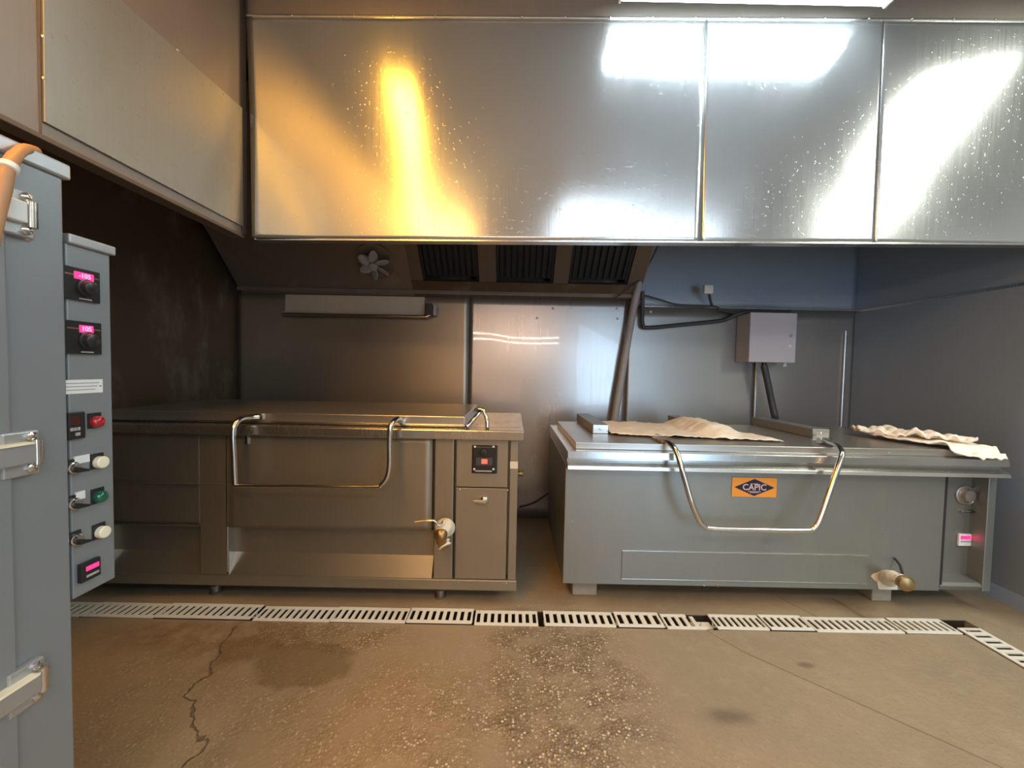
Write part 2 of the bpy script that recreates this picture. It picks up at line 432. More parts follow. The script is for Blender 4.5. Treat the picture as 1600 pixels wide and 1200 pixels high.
MB().box(2.695, 2.712, YB - .02, YB - .004, .70, 1.60, .003).build('corner_strip', 'trim', parent=wb)
MB().prism([(-2.2, YB, 1.845), (-2.2, YB - .07, 1.845), (-2.2, YB - .075, 1.815), (-2.2, YB - .06, 1.83), (-2.2, YB, 1.82)], (3.2, 0, 0)).build('gutter', 'hood_in', parent=wb)

# ------------------------------------------------------------------ hood over the kettles
HY = 2.0
hood = empty('extraction_hood', (0.7, HY, 1.87), 'long brushed steel extraction hood above both kettles', 'hood')
def px_line(xtop, xbot, ytop, ybot, py): return xtop + (xbot - xtop) * (py - ytop) / (ybot - ytop)
xb = [-1.318, None, None, 3.0]
TL, TR = aY(385, 27, HY), aY(1600, 35, HY)
BL, BR = aY(398, 373, HY), aY(1600, 381, HY)
def hood_z(x, top):
    a, b = (TL, TR) if top else (BL, BR)
    return a.z + (b.z - a.z) * (x - a.x) / (b.x - a.x)
j1 = (aY(1105, 32, HY).x, aY(1096, 376, HY).x); j2 = (aY(1381, 34, HY).x, aY(1366, 378, HY).x)
edges = [(TL.x, BL.x), j1, j2, (XR, XR)]
c0 = aY(390, 180, HY); c1 = aY(500, 372, HY)
for n_ in range(3):
    e0, e1 = edges[n_], edges[n_ + 1]; g = .0012
    def fn(u, v, e0=e0, e1=e1, n_=n_):
        x0 = e0[1] + (e0[0] - e0[1]) * v + (g if n_ else 0); x1 = e1[1] + (e1[0] - e1[1]) * v - g
        x = x0 + (x1 - x0) * u
        z = hood_z(x, False) + (hood_z(x, True) - hood_z(x, False)) * v
        e = min(1, min(v, 1 - v) * 3.5) * min(1, min(u * (x1 - x0), (1 - u) * (x1 - x0)) * 3.5); e = e * e * (3 - 2 * e)
        y = HY + e * (.011 * (noise.noise(Vector((x * 1.1, z * .9, 7.7)))) + .003 * noise.noise(Vector((x * 3.1, z * 1.7, 2.2))))
        if n_ == 0:      # creased lower left corner
            d = (c1.x - c0.x) * (z - c0.z) - (c1.z - c0.z) * (x - c0.x)
            if d < 0: y += d * .10
        return Vector((x, y, z))
    part(MB().grid(60, 50, fn), 'front_panel', 'hood', hood, smooth=180, solid=.0025)
# upper fascia above the flange
up_ = MB()
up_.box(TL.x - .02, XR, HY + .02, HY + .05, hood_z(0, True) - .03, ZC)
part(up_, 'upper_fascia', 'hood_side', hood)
fl = MB()
a = Vector((TL.x, 0, hood_z(TL.x, True))); b = Vector((XR, 0, hood_z(XR, True)))
fl.prism([(a.x, HY - .012, a.z - .004), (a.x, HY + .05, a.z - .004), (a.x, HY + .05, a.z + .008), (a.x, HY - .012, a.z + .008)], (b.x - a.x, 0, b.z - a.z), .002)
part(fl, 'top_flange', 'trim', hood)
lp = MB()
a = Vector((BL.x, 0, BL.z)); b = Vector((XR, 0, hood_z(XR, False)))
lp.prism([(a.x, HY - .003, a.z - .006), (a.x, HY + .05, a.z - .006), (a.x, HY + .05, a.z + .001), (a.x, HY - .003, a.z + .001)], (b.x - a.x, 0, b.z - a.z))
part(lp, 'bottom_lip', 'trim', hood)
for px in (456, 614, 680, 815, 882, 953, 1020, 1087, 1155, 1222, 1289, 1358, 1425, 1490, 1555):
    p = aY(px, 24 + (px - 385) * .0055, HY - .012)
    part(MB().lathe(p, (0, -1, 0), [(0, .006), (.003, .0055), (.005, .002)], 10), 'rivet', 'trim', hood, smooth=60)

# inside of the hood: sloping back with filters, ceiling, side
def slope(x, Y, zb=1.84): return Vector((x, Y, zb + (YB - .05 - Y)))
def slab(x0, x1, Ya, Yb, off, th, zb=1.84):
    """slab lying on the 45 degree slope between depths Ya, Yb, offset off towards the camera side"""
    nrm = Vector((0, -1, -1)).normalized()
    pts = [slope(x0, Ya, zb) + nrm * off, slope(x0, Yb, zb) + nrm * off, slope(x0, Yb, zb) + nrm * (off - th), slope(x0, Ya, zb) + nrm * (off - th)]
    return MB().prism(pts, (x1 - x0, 0, 0))
YA = 2.25
FX = [(-.71, -.27), (-.138, .305), (.42, .885)]
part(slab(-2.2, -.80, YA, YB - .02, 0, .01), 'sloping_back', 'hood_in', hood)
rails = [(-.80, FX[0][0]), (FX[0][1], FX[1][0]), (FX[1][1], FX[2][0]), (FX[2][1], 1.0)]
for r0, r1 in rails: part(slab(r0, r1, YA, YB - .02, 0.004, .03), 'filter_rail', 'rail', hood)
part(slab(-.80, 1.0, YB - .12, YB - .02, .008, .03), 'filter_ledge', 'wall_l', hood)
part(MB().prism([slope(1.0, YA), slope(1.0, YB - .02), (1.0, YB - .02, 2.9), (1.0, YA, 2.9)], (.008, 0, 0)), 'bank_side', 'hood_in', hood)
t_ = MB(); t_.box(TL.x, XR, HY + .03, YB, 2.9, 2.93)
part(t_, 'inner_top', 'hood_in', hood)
for i, (x0, x1) in enumerate(FX):
    where = ('leftmost', 'middle', 'rightmost')[i]
    ft = empty('grease_filter', slope((x0 + x1) / 2, YB - .2), where + ' of three dark grease filters inside the hood', 'filter', 'grease filters inside the hood')
    part(slab(x0 + .004, x1 - .004, YA, YB - .13, -.045, .01), 'backing', 'filter', ft)
    fr = slab(x0 + .002, x0 + .022, YA, YB - .125, -.012, .03); fr2 = slab(x1 - .022, x1 - .002, YA, YB - .125, -.012, .03)
    part(fr, 'frame_side', 'filter', ft); part(fr2, 'frame_side', 'filter', ft)
    nb = 9
    for q in range(nb):
        xx = x0 + .03 + (x1 - x0 - .075) * q / (nb - 1)
        part(slab(xx, xx + .028, YA, YB - .14, -.02, .006), 'baffle', 'filter', ft)

# fan
fc = aY(582, 404, 2.95); fc = slope(fc.x, 3.02)
fan = empty('extractor_fan', fc, 'small bare metal fan with petal blades in the dark hood', 'fan')
nrm = Vector((0, -1, -1)).normalized(); fx = Vector((1, 0, 0)); fy = nrm.cross(fx)
fcen = fc + nrm * .06
part(MB().lathe(fc + nrm * .002, nrm, [(0, .15), (.012, .15), (.012, .135), (.003, .135), (.003, .001)], 32), 'housing_ring', 'hood_in', fan, smooth=40)
part(MB().lathe(fc + nrm * .005, nrm, [(0, .018), (.04, .018), (.045, .032), (.075, .03), (.08, .01)], 20), 'hub', 'conduit', fan, smooth=40)
for q in range(6):
    a0 = q * math.pi / 3 + .35
    def bl(u, v, a0=a0):
        r = .026 + .098 * u; wd = .042 * math.sin(math.pi * min(1, .22 + u * .70)) ** .8
        t = (v - .5) * wd * 1.5
        d = fx * math.cos(a0) + fy * math.sin(a0); n = fx * -math.sin(a0) + fy * math.cos(a0)
        return fcen + d * r + n * t + nrm * (t * .55)
    part(MB().grid(8, 4, bl), 'blade', 'conduit', fan, smooth=60, solid=.002)

# ------------------------------------------------------------------ left hood
HX = TL.x - .012
lh = empty('extraction_hood', (HX, 1.0, 1.87), 'dull beige steel hood side running towards the viewer at left', 'hood')
p0 = aX(0, 180, HX); p1 = aX(388, 371, HX)
zl = (p0.z + p1.z) / 2
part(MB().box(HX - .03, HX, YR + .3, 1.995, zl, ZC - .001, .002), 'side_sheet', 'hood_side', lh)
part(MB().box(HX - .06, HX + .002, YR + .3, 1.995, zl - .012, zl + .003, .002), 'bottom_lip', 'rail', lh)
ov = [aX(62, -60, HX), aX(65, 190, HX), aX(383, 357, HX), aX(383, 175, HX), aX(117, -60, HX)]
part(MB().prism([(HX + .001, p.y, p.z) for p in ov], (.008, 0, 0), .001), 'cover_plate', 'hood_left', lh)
s0 = aX(58, 0, HX)
part(MB().box(HX, HX + .002, s0.y - .003, s0.y + .003, zl + .004, ZC - .01), 'seam', 'rail', lh)
for px, py in ((68, 58), (69, 123), (278, 79), (348, 147), (273, 296), (177, 245), (346, 336)):
    p = aX(px, py, HX + .006)
    part(MB().lathe(p, (1, 0, 0), [(0, .006), (.002, .005), (.004, .001)], 10), 'rivet', 'trim', lh, smooth=60)
part(MB().box(HX - .01, HX + .012, 1.972, 1.996, zl, ZC - .002), 'slit_shade', 'dark', lh)  # dark strip in the slit between the hoods, its shade made solid
t_ = MB(); t_.box(XL, HX - .03, YR, YB, 2.9, 2.93); part(t_, 'inner_top', 'hood_in', lh)

# ------------------------------------------------------------------ ceiling tube fixture in view, the ones out of frame, and the added rear fill
def fixture(cx, label):
    fx_ = empty('ceiling_light', (cx, 1.80, 3.0), label, 'light')
    a = aY(975, 2, 1.82).x; b = aY(1402, 2, 1.82).x
    part(MB().prism([(a - .03, 1.70, 3.04), (a - .03, 1.94, 3.04), (a - .03, 1.92, 2.965), (a - .03, 1.72, 2.965)], (b - a + .06, 0, 0), .004), 'housing', 'white', fx_)
    part(MB().prism([(a, 1.735, 2.966), (a, 1.905, 2.966), (a, 1.885, 2.925), (a, 1.755, 2.925)], (b - a, 0, 0), .008), 'diffuser', 'tube', fx_, smooth=40)
    for e in (a - .008, b + .0):
        part(MB().prism([(e, 1.73, 2.966), (e, 1.91, 2.966), (e, 1.89, 2.920), (e, 1.75, 2.920)], (.01, 0, 0), .002), 'end_cap', 'white', fx_)
    for xx in (a + .2, b - .2):
        part(MB().box(xx - .015, xx + .015, 1.80, 1.83, 3.035, ZC - .001), 'bracket', 'white', fx_)
fixture(1.1, 'bright white fluorescent ceiling light at the top edge above the hood')
def run_housing(nm, a, b, w_):
    a = Vector(a); b = Vector(b); d = (b - a).normalized(); s_ = Vector((0, 0, 1)).cross(d) * (w_ / 2 + .02)
    z = Vector((0, 0, .015))
    o_ = empty('ceiling_light', (a + b) / 2, nm, 'light')
    part(MB().prism([a - s_ + z, a + s_ + z, a + s_ + z * 4.4, a - s_ + z * 4.4], b - a), 'housing', 'white', o_)
run_housing('warm tube ceiling light over the left aisle', *LWARM, .12)
run_housing('wide ivory tube ceiling light out to the right', *LRIGHT, .30)
run_housing('added cool fill light at the ceiling behind the viewer', *LCOOL, .7)

# ------------------------------------------------------------------ left kettle
KY = 2.02
def kx(px, Y=KY): return (px - 800) * Y / F
lk = empty('rectangular_kettle', (-1.0, 2.4, 0), 'low brownish steel rectangular cooking kettle with closed lid, at left', 'kettle')
part(MB().box(-2.1, .038, KY + .05, 2.78, .10, .87), 'body', 'kettle', lk)
part(MB().box(-2.1, .045, KY - .004, 2.78, .078, .136, .006), 'base_frame', 'kettle', lk)
part(MB().box(-2.12, .066, 1.978, 2.80, .871, .921, .006), 'worktop', 'top', lk)
part(MB().box(-2.1, -.24, 2.045, 2.775, .926, .980, .004), 'lid', 'lid', lk)
part(MB().box(-2.09, -.25, 2.048, 2.76, .9205, .928), 'lid_seal', 'black', lk)
part(MB().box(-2.1, -.24, 2.037, 2.05, .928, .938, .002), 'lid_edge', 'trim', lk)
part(MB().box(-.20, .05, 2.10, 2.77, .9205, .9225, .001), 'top_plate', 'top', lk)
def bowed(x0, x1, z0, z1, Y, th=.012, bow=.003, seed=0.0):
    def fn(u, v):
        x = x0 + (x1 - x0) * u; z = z0 + (z1 - z0) * v
        e = min(1, min(u, 1 - u, v, 1 - v) * 6)
        return Vector((x, Y - e * bow * noise.noise(Vector((x * 2.2, z * 2.2, seed))), z))
    return MB().grid(26, 18, fn)
part(bowed(kx(354), kx(677), .39, .868, KY, bow=.006, seed=2.2), 'front_panel', 'kettle', lk, smooth=180, solid=.004)
part(bowed(-2.1, kx(310), .39, .868, KY + .012, seed=4.2), 'front_panel', 'kettle', lk, smooth=180, solid=.004)
part(MB().box(kx(310) + .002, kx(352), KY - .002, KY + .05, .137, .868, .003), 'front_post', 'kettle', lk)
part(MB().box(kx(681), kx(711), KY - .003, KY + .05, .137, .868, .004), 'front_post', 'kettle', lk)
part(MB().box(kx(799), kx(812), KY - .003, KY + .05, .137, .868, .004), 'front_post', 'kettle', lk)
for x0, x1 in ((-2.1, kx(309)), (kx(354), kx(678))):
    r = MB()
    r.prism([(x0, KY, .392), (x0, KY + .050, .386), (x0, KY + .050, .376), (x0, KY + .004, .384)], (x1 - x0, 0, 0))
    r.prism([(x0, KY + .040, .386), (x0, KY + .048, .386), (x0, KY + .058, .233), (x0, KY + .050, .233)], (x1 - x0, 0, 0))
    r.prism([(x0, KY + .050, .235), (x0, KY + .058, .235), (x0, KY + .010, .137), (x0, KY + .002, .137)], (x1 - x0, 0, 0))
    part(r, 'recessed_skirt', 'kettle', lk)
    part(MB().prism([(x0, KY, .39), (x0, KY + .05, .386), (x0, KY + .056, .233), (x0, KY + .004, .137), (x0, KY, .137)], (.006, 0, 0)), 'skirt_cheek', 'trim', lk)
part(MB().box(-2.1, kx(366), KY - .004, KY + .006, .606, .613, .002), 'crease_strip', 'kettle', lk)
part(MB().box(kx(352), kx(354), KY - .004, KY + .02, .15, .86), 'panel_edge', 'trim', lk)
# control column
cp = part(MB().box(kx(715), kx(796), KY - .002, KY + .03, .622, .868, .002), 'control_plate', 'kettle', lk)
dr = part(MB().box(kx(715), kx(796), KY - .002, KY + .03, .140, .616, .002), 'door', 'kettle', lk)
for px, py in ((718, 765), (793, 766), (716, 910), (791, 911)):
    p = aY(px, py, KY - .002)
    part(MB().lathe(p, (0, -1, 0), [(0, .0045), (.002, .004), (.003, .001)], 8), 'screw', 'trim', dr)
hp = aY(757, 781, KY - .002)
lt = part(MB().lathe(hp, (0, -1, 0), [(0, .021), (.006, .021), (.012, .016), (.014, .006)], 20), 'door_latch', 'chrome', dr, smooth=40)
lv = MB().prism([hp + Vector(v) for v in ((.012, -.014, .008), (-.020, -.016, .006), (-.058, -.018, .005), (-.058, -.018, -.002), (-.018, -.016, -.010), (.010, -.014, -.014))], (0, -.010, 0), .002)
o = part(lv, 'latch_lever', 'chrome', lk)
# black thermostat module
p = aY(759, 717, KY); q0 = aY(739, 696, KY); q1 = aY(776, 738, KY)
tm = part(MB().box(q0.x, q1.x, KY - .020, KY, q1.z, q0.z, .006), 'thermostat', 'black', lk, label='black thermostat with red digits')
part(MB().box(q0.x - .004, q1.x + .002, KY - .006, KY, q1.z - .006, q0.z + .003, .003), 'gasket', 'dark', tm)
for px, py in ((742, 698), (771, 698), (741, 733), (771, 733)):
    part(MB().lathe(aY(px, py, KY - .019), (0, -1, 0), [(0, .006), (.003, .005), (.004, .001)], 10), 'screw', 'white', tm)
part(MB().lathe(aY(756, 707, KY - .019), (0, -1, 0), [(0, .020), (.012, .018), (.014, .008)], 20), 'dial', 'black', tm, smooth=40)
part(MB().box(aY(744, 712, KY).x, aY(770, 712, KY).x, KY - .023, KY - .018, aY(757, 726, KY).z, aY(757, 714, KY).z, .002), 'display_frame', 'cable', tm)
part(MB().box(aY(753, 712, KY).x, aY(762, 712, KY).x, KY - .025, KY - .021, aY(757, 723, KY).z, aY(757, 716, KY).z, .001), 'display', plain('orange_display', (.5, .05, .03), .4, emit=(1, .08, .04), estr=1.6), tm)
part(MB().box(aY(743, 735, KY).x, aY(769, 735, KY).x, KY - .022, KY - .018, aY(757, 735.5, KY).z, aY(757, 733.5, KY).z), 'label_strip', 'conduit', tm)
tp = part(MB().box(kx(799.5), kx(811.8), KY - .0045, KY - .0025, aY(805, 732, KY).z, aY(805, 721, KY).z), 'tape', 'tape', lk, label='strip of cream tape')
# feet
for px in (335, 693):
    for Yf in (2.09, 2.70):
        c = Vector((kx(px, 2.09), Yf, 0))
        part(MB().lathe(c, (0, 0, 1), [(0, .030), (.006, .032), (.012, .020), (.030, .020), (.032, .026), (.045, .026), (.047, .016), (.08, .016)], 20), 'foot', 'kettle', lk, smooth=40)
# lid handle
hpath = [aY(404, 651, 2.043), aY(388, 652.5, 2.0), aY(374, 656, 1.94), aY(366, 665, 1.91), aY(364, 682, 1.90), aY(365.5, 720, 1.90), aY(367, 757, 1.90)]
part(MB().tube(smoothpath(hpath), .0135, 14), 'lid_handle', 'chrome', lk, smooth=60)
hpath = [aY(367, 759, 1.90), aY(480, 760, 1.90), aY(582, 761, 1.90), aY(596, 757, 1.90), aY(605, 745, 1.90), aY(608.5, 725, 1.90), aY(608.5, 690, 1.90), aY(610, 668, 1.90), aY(616, 658, 1.93), aY(624, 654, 1.99), aY(628, 662, 2.04)]
part(MB().tube(smoothpath(hpath), [.0085] * 12 + [.0105] * 6 + [.0125] * 43, 14), 'lid_handle', 'chrome', lk, smooth=60)
part(MB().box(aY(403, 651, 2.043).x - .01, aY(403, 651, 2.043).x + .03, 2.035, 2.046, .945, .975, .003), 'handle_bracket', 'chrome', lk)
part(MB().box(kx(384), kx(389), KY - .014, KY, .82, .865, .002), 'strike', 'trim', lk)
# swivel latch at the lid end
part(MB().tube(smoothpath([aY(729, 667, 2.03), aY(737, 659, 2.05), aY(745, 650, 2.07), aY(750, 643, 2.10), aY(742, 641, 2.12)]), [.012, .014, .011, .010, .010] + [.009] * 20, 12), 'lid_catch', 'chrome', lk, smooth=60)
part(MB().tube(smoothpath([aY(744, 641, 2.12), aY(754, 640, 2.12), aY(758, 648, 2.11), aY(761, 657, 2.1), aY(761, 669, 2.07)]), .0105, 12), 'catch_arm', 'chrome', lk, smooth=60)
# drain tap
vt = part(MB().lathe(aY(696, 824, KY), (0, -1, 0), [(0, .050), (.004, .050), (.006, .036), (.05, .034), (.052, .030)], 28), 'drain_tap', 'lime', lk, smooth=40)
part(MB().tube(smoothpath([aY(700, 818, 1.98), aY(696, 824, 1.95), aY(691, 832, 1.93), aY(689, 838, 1.92)]), [.030, .031, .032, .033, .034, .034, .034, .034] + [.032] * 12, 20), 'tap_body', 'lime', vt, smooth=60)
part(MB().tube(smoothpath([aY(689, 829, 1.925), aY(689, 838, 1.91), aY(690, 845, 1.92), aY(694, 852, 1.94)]), [.025, .029, .031, .033, .033, .032, .031, .030] + [.027] * 12, 20), 'spout', 'brass', vt, smooth=60)
e0 = aY(692, 846, 1.935); dd = (aY(698, 860, 1.915) - e0).normalized()
part(MB().lathe(e0, dd, [(0, .028), (.003, .034), (.010, .034), (.012, .028), (.020, .028), (.022, .033), (.028, .033), (.029, .026)], 24), 'spout_ring', 'tape', vt, smooth=30)
part(MB().tube(smoothpath([aY(648, 815, 1.90), aY(665, 813, 1.90), aY(679, 813.5, 1.90), aY(685, 820, 1.90), aY(691, 818, 1.91), aY(693, 814, 1.92)]), [.008] * 6 + [.009] * 6 + [.006] * 19, 10, .55), 'tap_lever', 'chrome', vt, smooth=60)
# small brass valve behind the end
p = aY(817, 740, 2.2)
part(MB().lathe(p - Vector((.05, 0, 0)), (1, 0, 0), [(0, .012), (.03, .012), (.032, .018), (.05, .018), (.051, .01)], 16), 'side_valve', 'brass', lk, smooth=40)

# ------------------------------------------------------------------ right kettle
RY = 2.05
def rx(px, Y=RY): return (px - 800) * Y / F
rk = empty('rectangular_kettle', (1.4, 2.45, 0), 'low grey steel rectangular cooking kettle with maker plate and cloths on lid', 'kettle')
x0, x1 = .288, rx(1487)
b = MB().box(x0, x1, RY, 2.93, .108, .745, .003)
part(b, 'body', 'kettle_r', rk)
part(MB().box(x1 + .001, 2.54, RY + .075, 2.93, .108, .745), 'control_bay', 'kettle_r', rk)
part(MB().box(2.497, 2.54, RY, RY + .08, .11, .745, .003), 'bay_post', 'kettle_r', rk)
part(MB().box(x1 + .002, x1 + .014, RY + .002, RY + .076, .14, .74), 'bay_gap', 'dark', rk)
part(MB().prism([(x1 + .004, RY + .01, .11), (x1 + .004, RY + .0, .135), (x1 + .004, RY + .012, .15), (x1 + .004, RY + .076, .165), (x1 + .004, RY + .076, .11)], (2.497 - x1 - .004, 0, 0), .002), 'bay_sill', 'kettle_r', rk)
prof = [(2.95, .82), (2.0, .82), (1.996, .784), (2.030, .779), (2.034, .768), (1.992, .748), (1.986, .730), (2.06, .728), (2.95, .73)]
part(MB().prism([(.29, y, z) for y, z in prof], (2.243, 0, 0), .0015), 'rim', 'trim', rk)
part(MB().box(.338, 2.535, 2.058, 2.90, .8205, .856, .003), 'lid', 'lid', rk)
part(MB().box(.595, 1.885, RY - .004, RY + .001, .143, .290, .0015), 'inset_panel', 'kettle_r', rk)
m_ = MB(); m_.box(.594, 1.886, RY - .006, RY, .289, .2935, .0008); m_.box(.594, 1.886, RY - .006, RY, .139, .1435, .0008)
part(m_, 'panel_beading', 'trim', rk)
for px, py in ((990, 867), (1113, 868), (1232, 870)):
    part(MB().lathe(aY(px, py, RY - .004), (0, -1, 0), [(0, .003), (.003, .002)], 8), 'screw', 'trim', rk)
for px, py, r in ((1100, 915, .005), (1121, 915, .008), (894, 815, .004), (1378, 825, .005), (1389, 707, .003)):
    part(MB().lathe(aY(px, py, RY), (0, -1, 0), [(0, r), (.0015, r * .8), (.002, .001)], 9), 'stain_spot', 'brass' if r > .0055 else 'trim', rk)
# hinge arms across the lid
for xa, w_, Yf in ((.488, .092, 2.36), (1.17, .095, 2.36), (1.80, .10, 2.36)):
    ar = part(MB().box(xa, xa + w_, Yf, 2.96, .8565, .910, .003), 'hinge_arm', 'kettle_r' if xa < 1 else 'oven', rk)
    part(MB().box(xa + .001, xa + w_ - .001, Yf - .004, Yf + .001, .858, .909, .001), 'arm_end', 'trim', ar)
    part(MB().lathe((xa + w_ / 2, Yf - .004, .884), (0, -1, 0), [(0, .008), (.005, .007), (.007, .002)], 12), 'bolt', 'chrome', ar, smooth=50)
# handle
hp_ = [aY(1022, 684, 2.2), aY(1032, 688, 2.12), aY(1046, 693, 2.03), aY(1057, 706, 1.97), aY(1066, 735, 1.93), aY(1080, 783, 1.90), aY(1091, 810, 1.90), aY(1099, 821, 1.90), aY(1113, 826, 1.90), aY(1180, 828, 1.90), aY(1258, 829, 1.90), aY(1271, 825, 1.90), aY(1279, 814, 1.90), aY(1291, 782, 1.91), aY(1305, 742, 1.93), aY(1314, 716, 1.95), aY(1315, 706, 1.97), aY(1308, 697, 2.02), aY(1296, 692, 2.10), aY(1288, 688, 2.18)]
part(MB().tube(smoothpath(hp_), .0135, 14), 'lid_handle', 'chrome', rk, smooth=60)
part(MB().prism([aZ(1024, 680, .858), aZ(1050, 688, .858), aZ(1052, 693, .858), aZ(1033, 693, .858), aZ(1020, 686, .858)], (0, 0, .012), .002), 'handle_bracket', M['brass'], rk)
part(MB().prism([aZ(1276, 687, .858), aZ(1300, 687, .858), aZ(1300, 693, .858), aZ(1276, 693, .858)], (0, 0, .014), .002), 'handle_bracket', 'chrome', rk)
# maker plate
pc = aY(1178.5, 761.5, RY - .003); pw, ph = .116, .051
pt = part(MB().box(pc.x - pw, pc.x + pw, RY - .004, RY - .0002, pc.z - ph, pc.z + ph, .001), 'maker_plate', 'orange', rk, label='orange maker plate with a navy diamond reading CAPIC')
part(MB().prism([(pc.x - pw * .90, RY - .0038, pc.z), (pc.x, RY - .0038, pc.z + ph * .88), (pc.x + pw * .90, RY - .0038, pc.z), (pc.x, RY - .0038, pc.z - ph * .88)], (0, -.0014, 0)), 'diamond', 'navy', pt)
text('lettering', 'CAPIC', .044, 'letter', pt, (pc.x, RY - .0058, pc.z), (1, 0, 0), (0, 0, 1))
m_ = MB()
for dz, hw in ((-.021, .034), (-.027, .024), (.019, .022)): m_.box(pc.x - hw, pc.x + hw, RY - .006, RY - .005, pc.z + dz - .0012, pc.z + dz + .0012)
part(m_, 'small_print', M['letter'], pt)
# control bay contents
BY = RY + .075
c = aY(1507, 773, BY)
dl = part(MB().lathe(c, (0, -1, 0), [(0, .052), (.006, .052), (.010, .046), (.010, .040), (.014, .036), (.030, .030), (.032, .010)], 28), 'dial', 'hood_side', rk, smooth=35)
part(MB().tube([c + Vector((math.cos(a) * .052, -.008, math.sin(a) * .052)) for a in [math.radians(-80 + 9 * i) for i in range(8)]], .004, 8), 'dial_rim', 'chrome', dl, smooth=60)
c = aY(1512, 798, BY)
part(MB().box(c.x - .045, c.x + .0, BY - .016, BY, c.z - .004, c.z + .005, .002), 'switch_bar', 'chrome', rk)
part(MB().box(c.x, c.x + .035, BY - .02, BY, c.z - .007, c.z + .006, .003), 'switch_lever', 'black', rk)
q0 = aY(1495, 833, BY); q1 = aY(1515, 852, BY)
ps = part(MB().box(q0.x, q1.x, BY - .012, BY, q1.z, q0.z, .003), 'controller', 'white', rk, label='white controller with red digits')
zc = (q0.z + q1.z) / 2
part(MB().box(q0.x + .008, q1.x - .012, BY - .014, BY - .011, zc + .004, zc + .024, .001), 'display', 'led', ps)
part(MB().box(q0.x + .010, q1.x - .010, BY - .013, BY - .011, zc - .012, zc - .004), 'button_row', 'conduit', ps)
# drain outlet with limescale
ln = []
cc = aY(1388, 905, RY)
for q in range(22):
    a = 2 * math.pi * q / 22; r = 1 + .16 * math.sin(5 * a) + .1 * math.sin(3 * a + 1)
    ln.append(Vector((cc.x + -.02 + math.cos(a) * .068 * r + .03 * max(0, -math.sin(a)) , RY - .0003, max(.112, cc.z + math.sin(a) * (.075 if math.sin(a) < 0 else .045) * r))))
dt = part(MB().prism(ln, (0, -.003, 0)), 'limescale_crust', 'lime', rk, label='pale limescale crust')
part(MB().tube(smoothpath([aY(1388, 905, RY), aY(1390, 901, 1.99), aY(1398, 902, 1.95), aY(1408, 907, 1.92)]), [.036, .037, .038, .036, .036, .034] + [.030] * 6 + [.027] * 7, 20), 'drain_elbow', 'lime', rk, smooth=60)
part(MB().lathe(aY(1405, 905, 1.93), aY(1420, 915, 1.86) - aY(1405, 905, 1.93), [(0, .028), (.012, .033), (.022, .033), (.026, .027), (.034, .027)], 8), 'coupling', 'lime', rk, smooth=30)
part(MB().lathe(aY(1411, 909, 1.90), aY(1424, 918, 1.84) - aY(1411, 909, 1.90), [(0, .024), (.005, .034), (.024, .036), (.034, .030), (.038, .016), (.039, .002)], 24), 'brass_cap', 'brass', rk, smooth=30)
part(MB().tube([aY(1398, 872, 2.046), aY(1406, 882, 2.02), aY(1410, 896, 1.98)], .006, 8), 'tap_lever', 'black', rk, smooth=60)
# blocks under it
for px0, px1, nm in ((903, 942, 'pale block under the left end of the grey kettle'), (1381, 1412, 'pale block under the grey kettle below its drain outlet')):
    xa, xb_ = (px0 - 800) * 2.13 / F, (px1 - 800) * 2.13 / F
    o = MB().box(xa, xb_, 2.13, 2.27, 0, .108, .006).build('support_block', 'wood')
    tag(o, nm, 'block', 'blocks under the grey kettle')

# ------------------------------------------------------------------ cloths on the lid
LZ = .8585
def drape(x, y, lift):
    z = LZ
    def over(xa, xb2, zt):
        d = max(xa - x, x - xb2, 0)
        return zt - d * .55
    if y > 2.34: z = max(z, over(1.17, 1.265, .914))
    if 2.2 < y <= 2.34: z = max(z, over(1.17, 1.265, .914) - (2.34 - y) * .4)
    if y < 2.055: z = max(.8235, LZ - (2.055 - y) * 2.2)
    if y < 1.992: z = .8235 - (1.992 - y) * 1.6
    return z + lift
def cloth(name, fr, bk, label, seed, amp, solid=.004, nu=110, nv=36, rag=.012):
    def lerp(P, t):
        t = t * (len(P) - 1); i = min(int(t), len(P) - 2); s_ = t - i
        return (P[i][0] * (1 - s_) + P[i + 1][0] * s_, P[i][1] * (1 - s_) + P[i + 1][1] * s_)
    def fn(u, v):
        a = lerp(fr, u); b = lerp(bk, u)
        rg = rag * noise.noise(Vector((u * 26, 3.1 + seed, v * 2))) * (1 - v)
        x = a[0] * (1 - v) + b[0] * v; y = a[1] * (1 - v) + b[1] * v + rg
        n1 = noise.noise(Vector((x * 11, y * 7, seed))) * .5 + .5
        n2 = abs(noise.noise(Vector((x * 22 + y * 9, y * 14 - x * 6, seed + 4))))
        lift = amp * (n1 * .9 + n2 * .9) + .003
        return Vector((x, y, drape(x, y, lift)))
    o = MB().grid(nu, nv, fn).build(name, 'cloth', smooth=180, solid=solid)
    return tag(o, label, 'cloth')
cloth('kitchen_cloth', [(.585, 2.30), (.75, 2.255), (.95, 2.235), (1.15, 2.22), (1.35, 2.185), (1.49, 2.16)],
      [(.60, 2.86), (.86, 2.84), (1.08, 2.80), (1.28, 2.66), (1.45, 2.38), (1.50, 2.19)],
      'long cream cloth spread flat over the middle of the grey kettle lid', 1.0, .013)
cloth('kitchen_cloth', [(2.17, 2.36), (2.20, 2.22), (2.25, 2.10), (2.30, 2.00), (2.38, 1.982), (2.50, 1.982)],
      [(2.24, 2.54), (2.36, 2.44), (2.42, 2.36), (2.49, 2.27), (2.525, 2.14), (2.53, 2.02)],
      'crumpled cream cloth hanging over the right corner of the grey kettle lid', 5.0, .026, .005, 70, 30, .008)
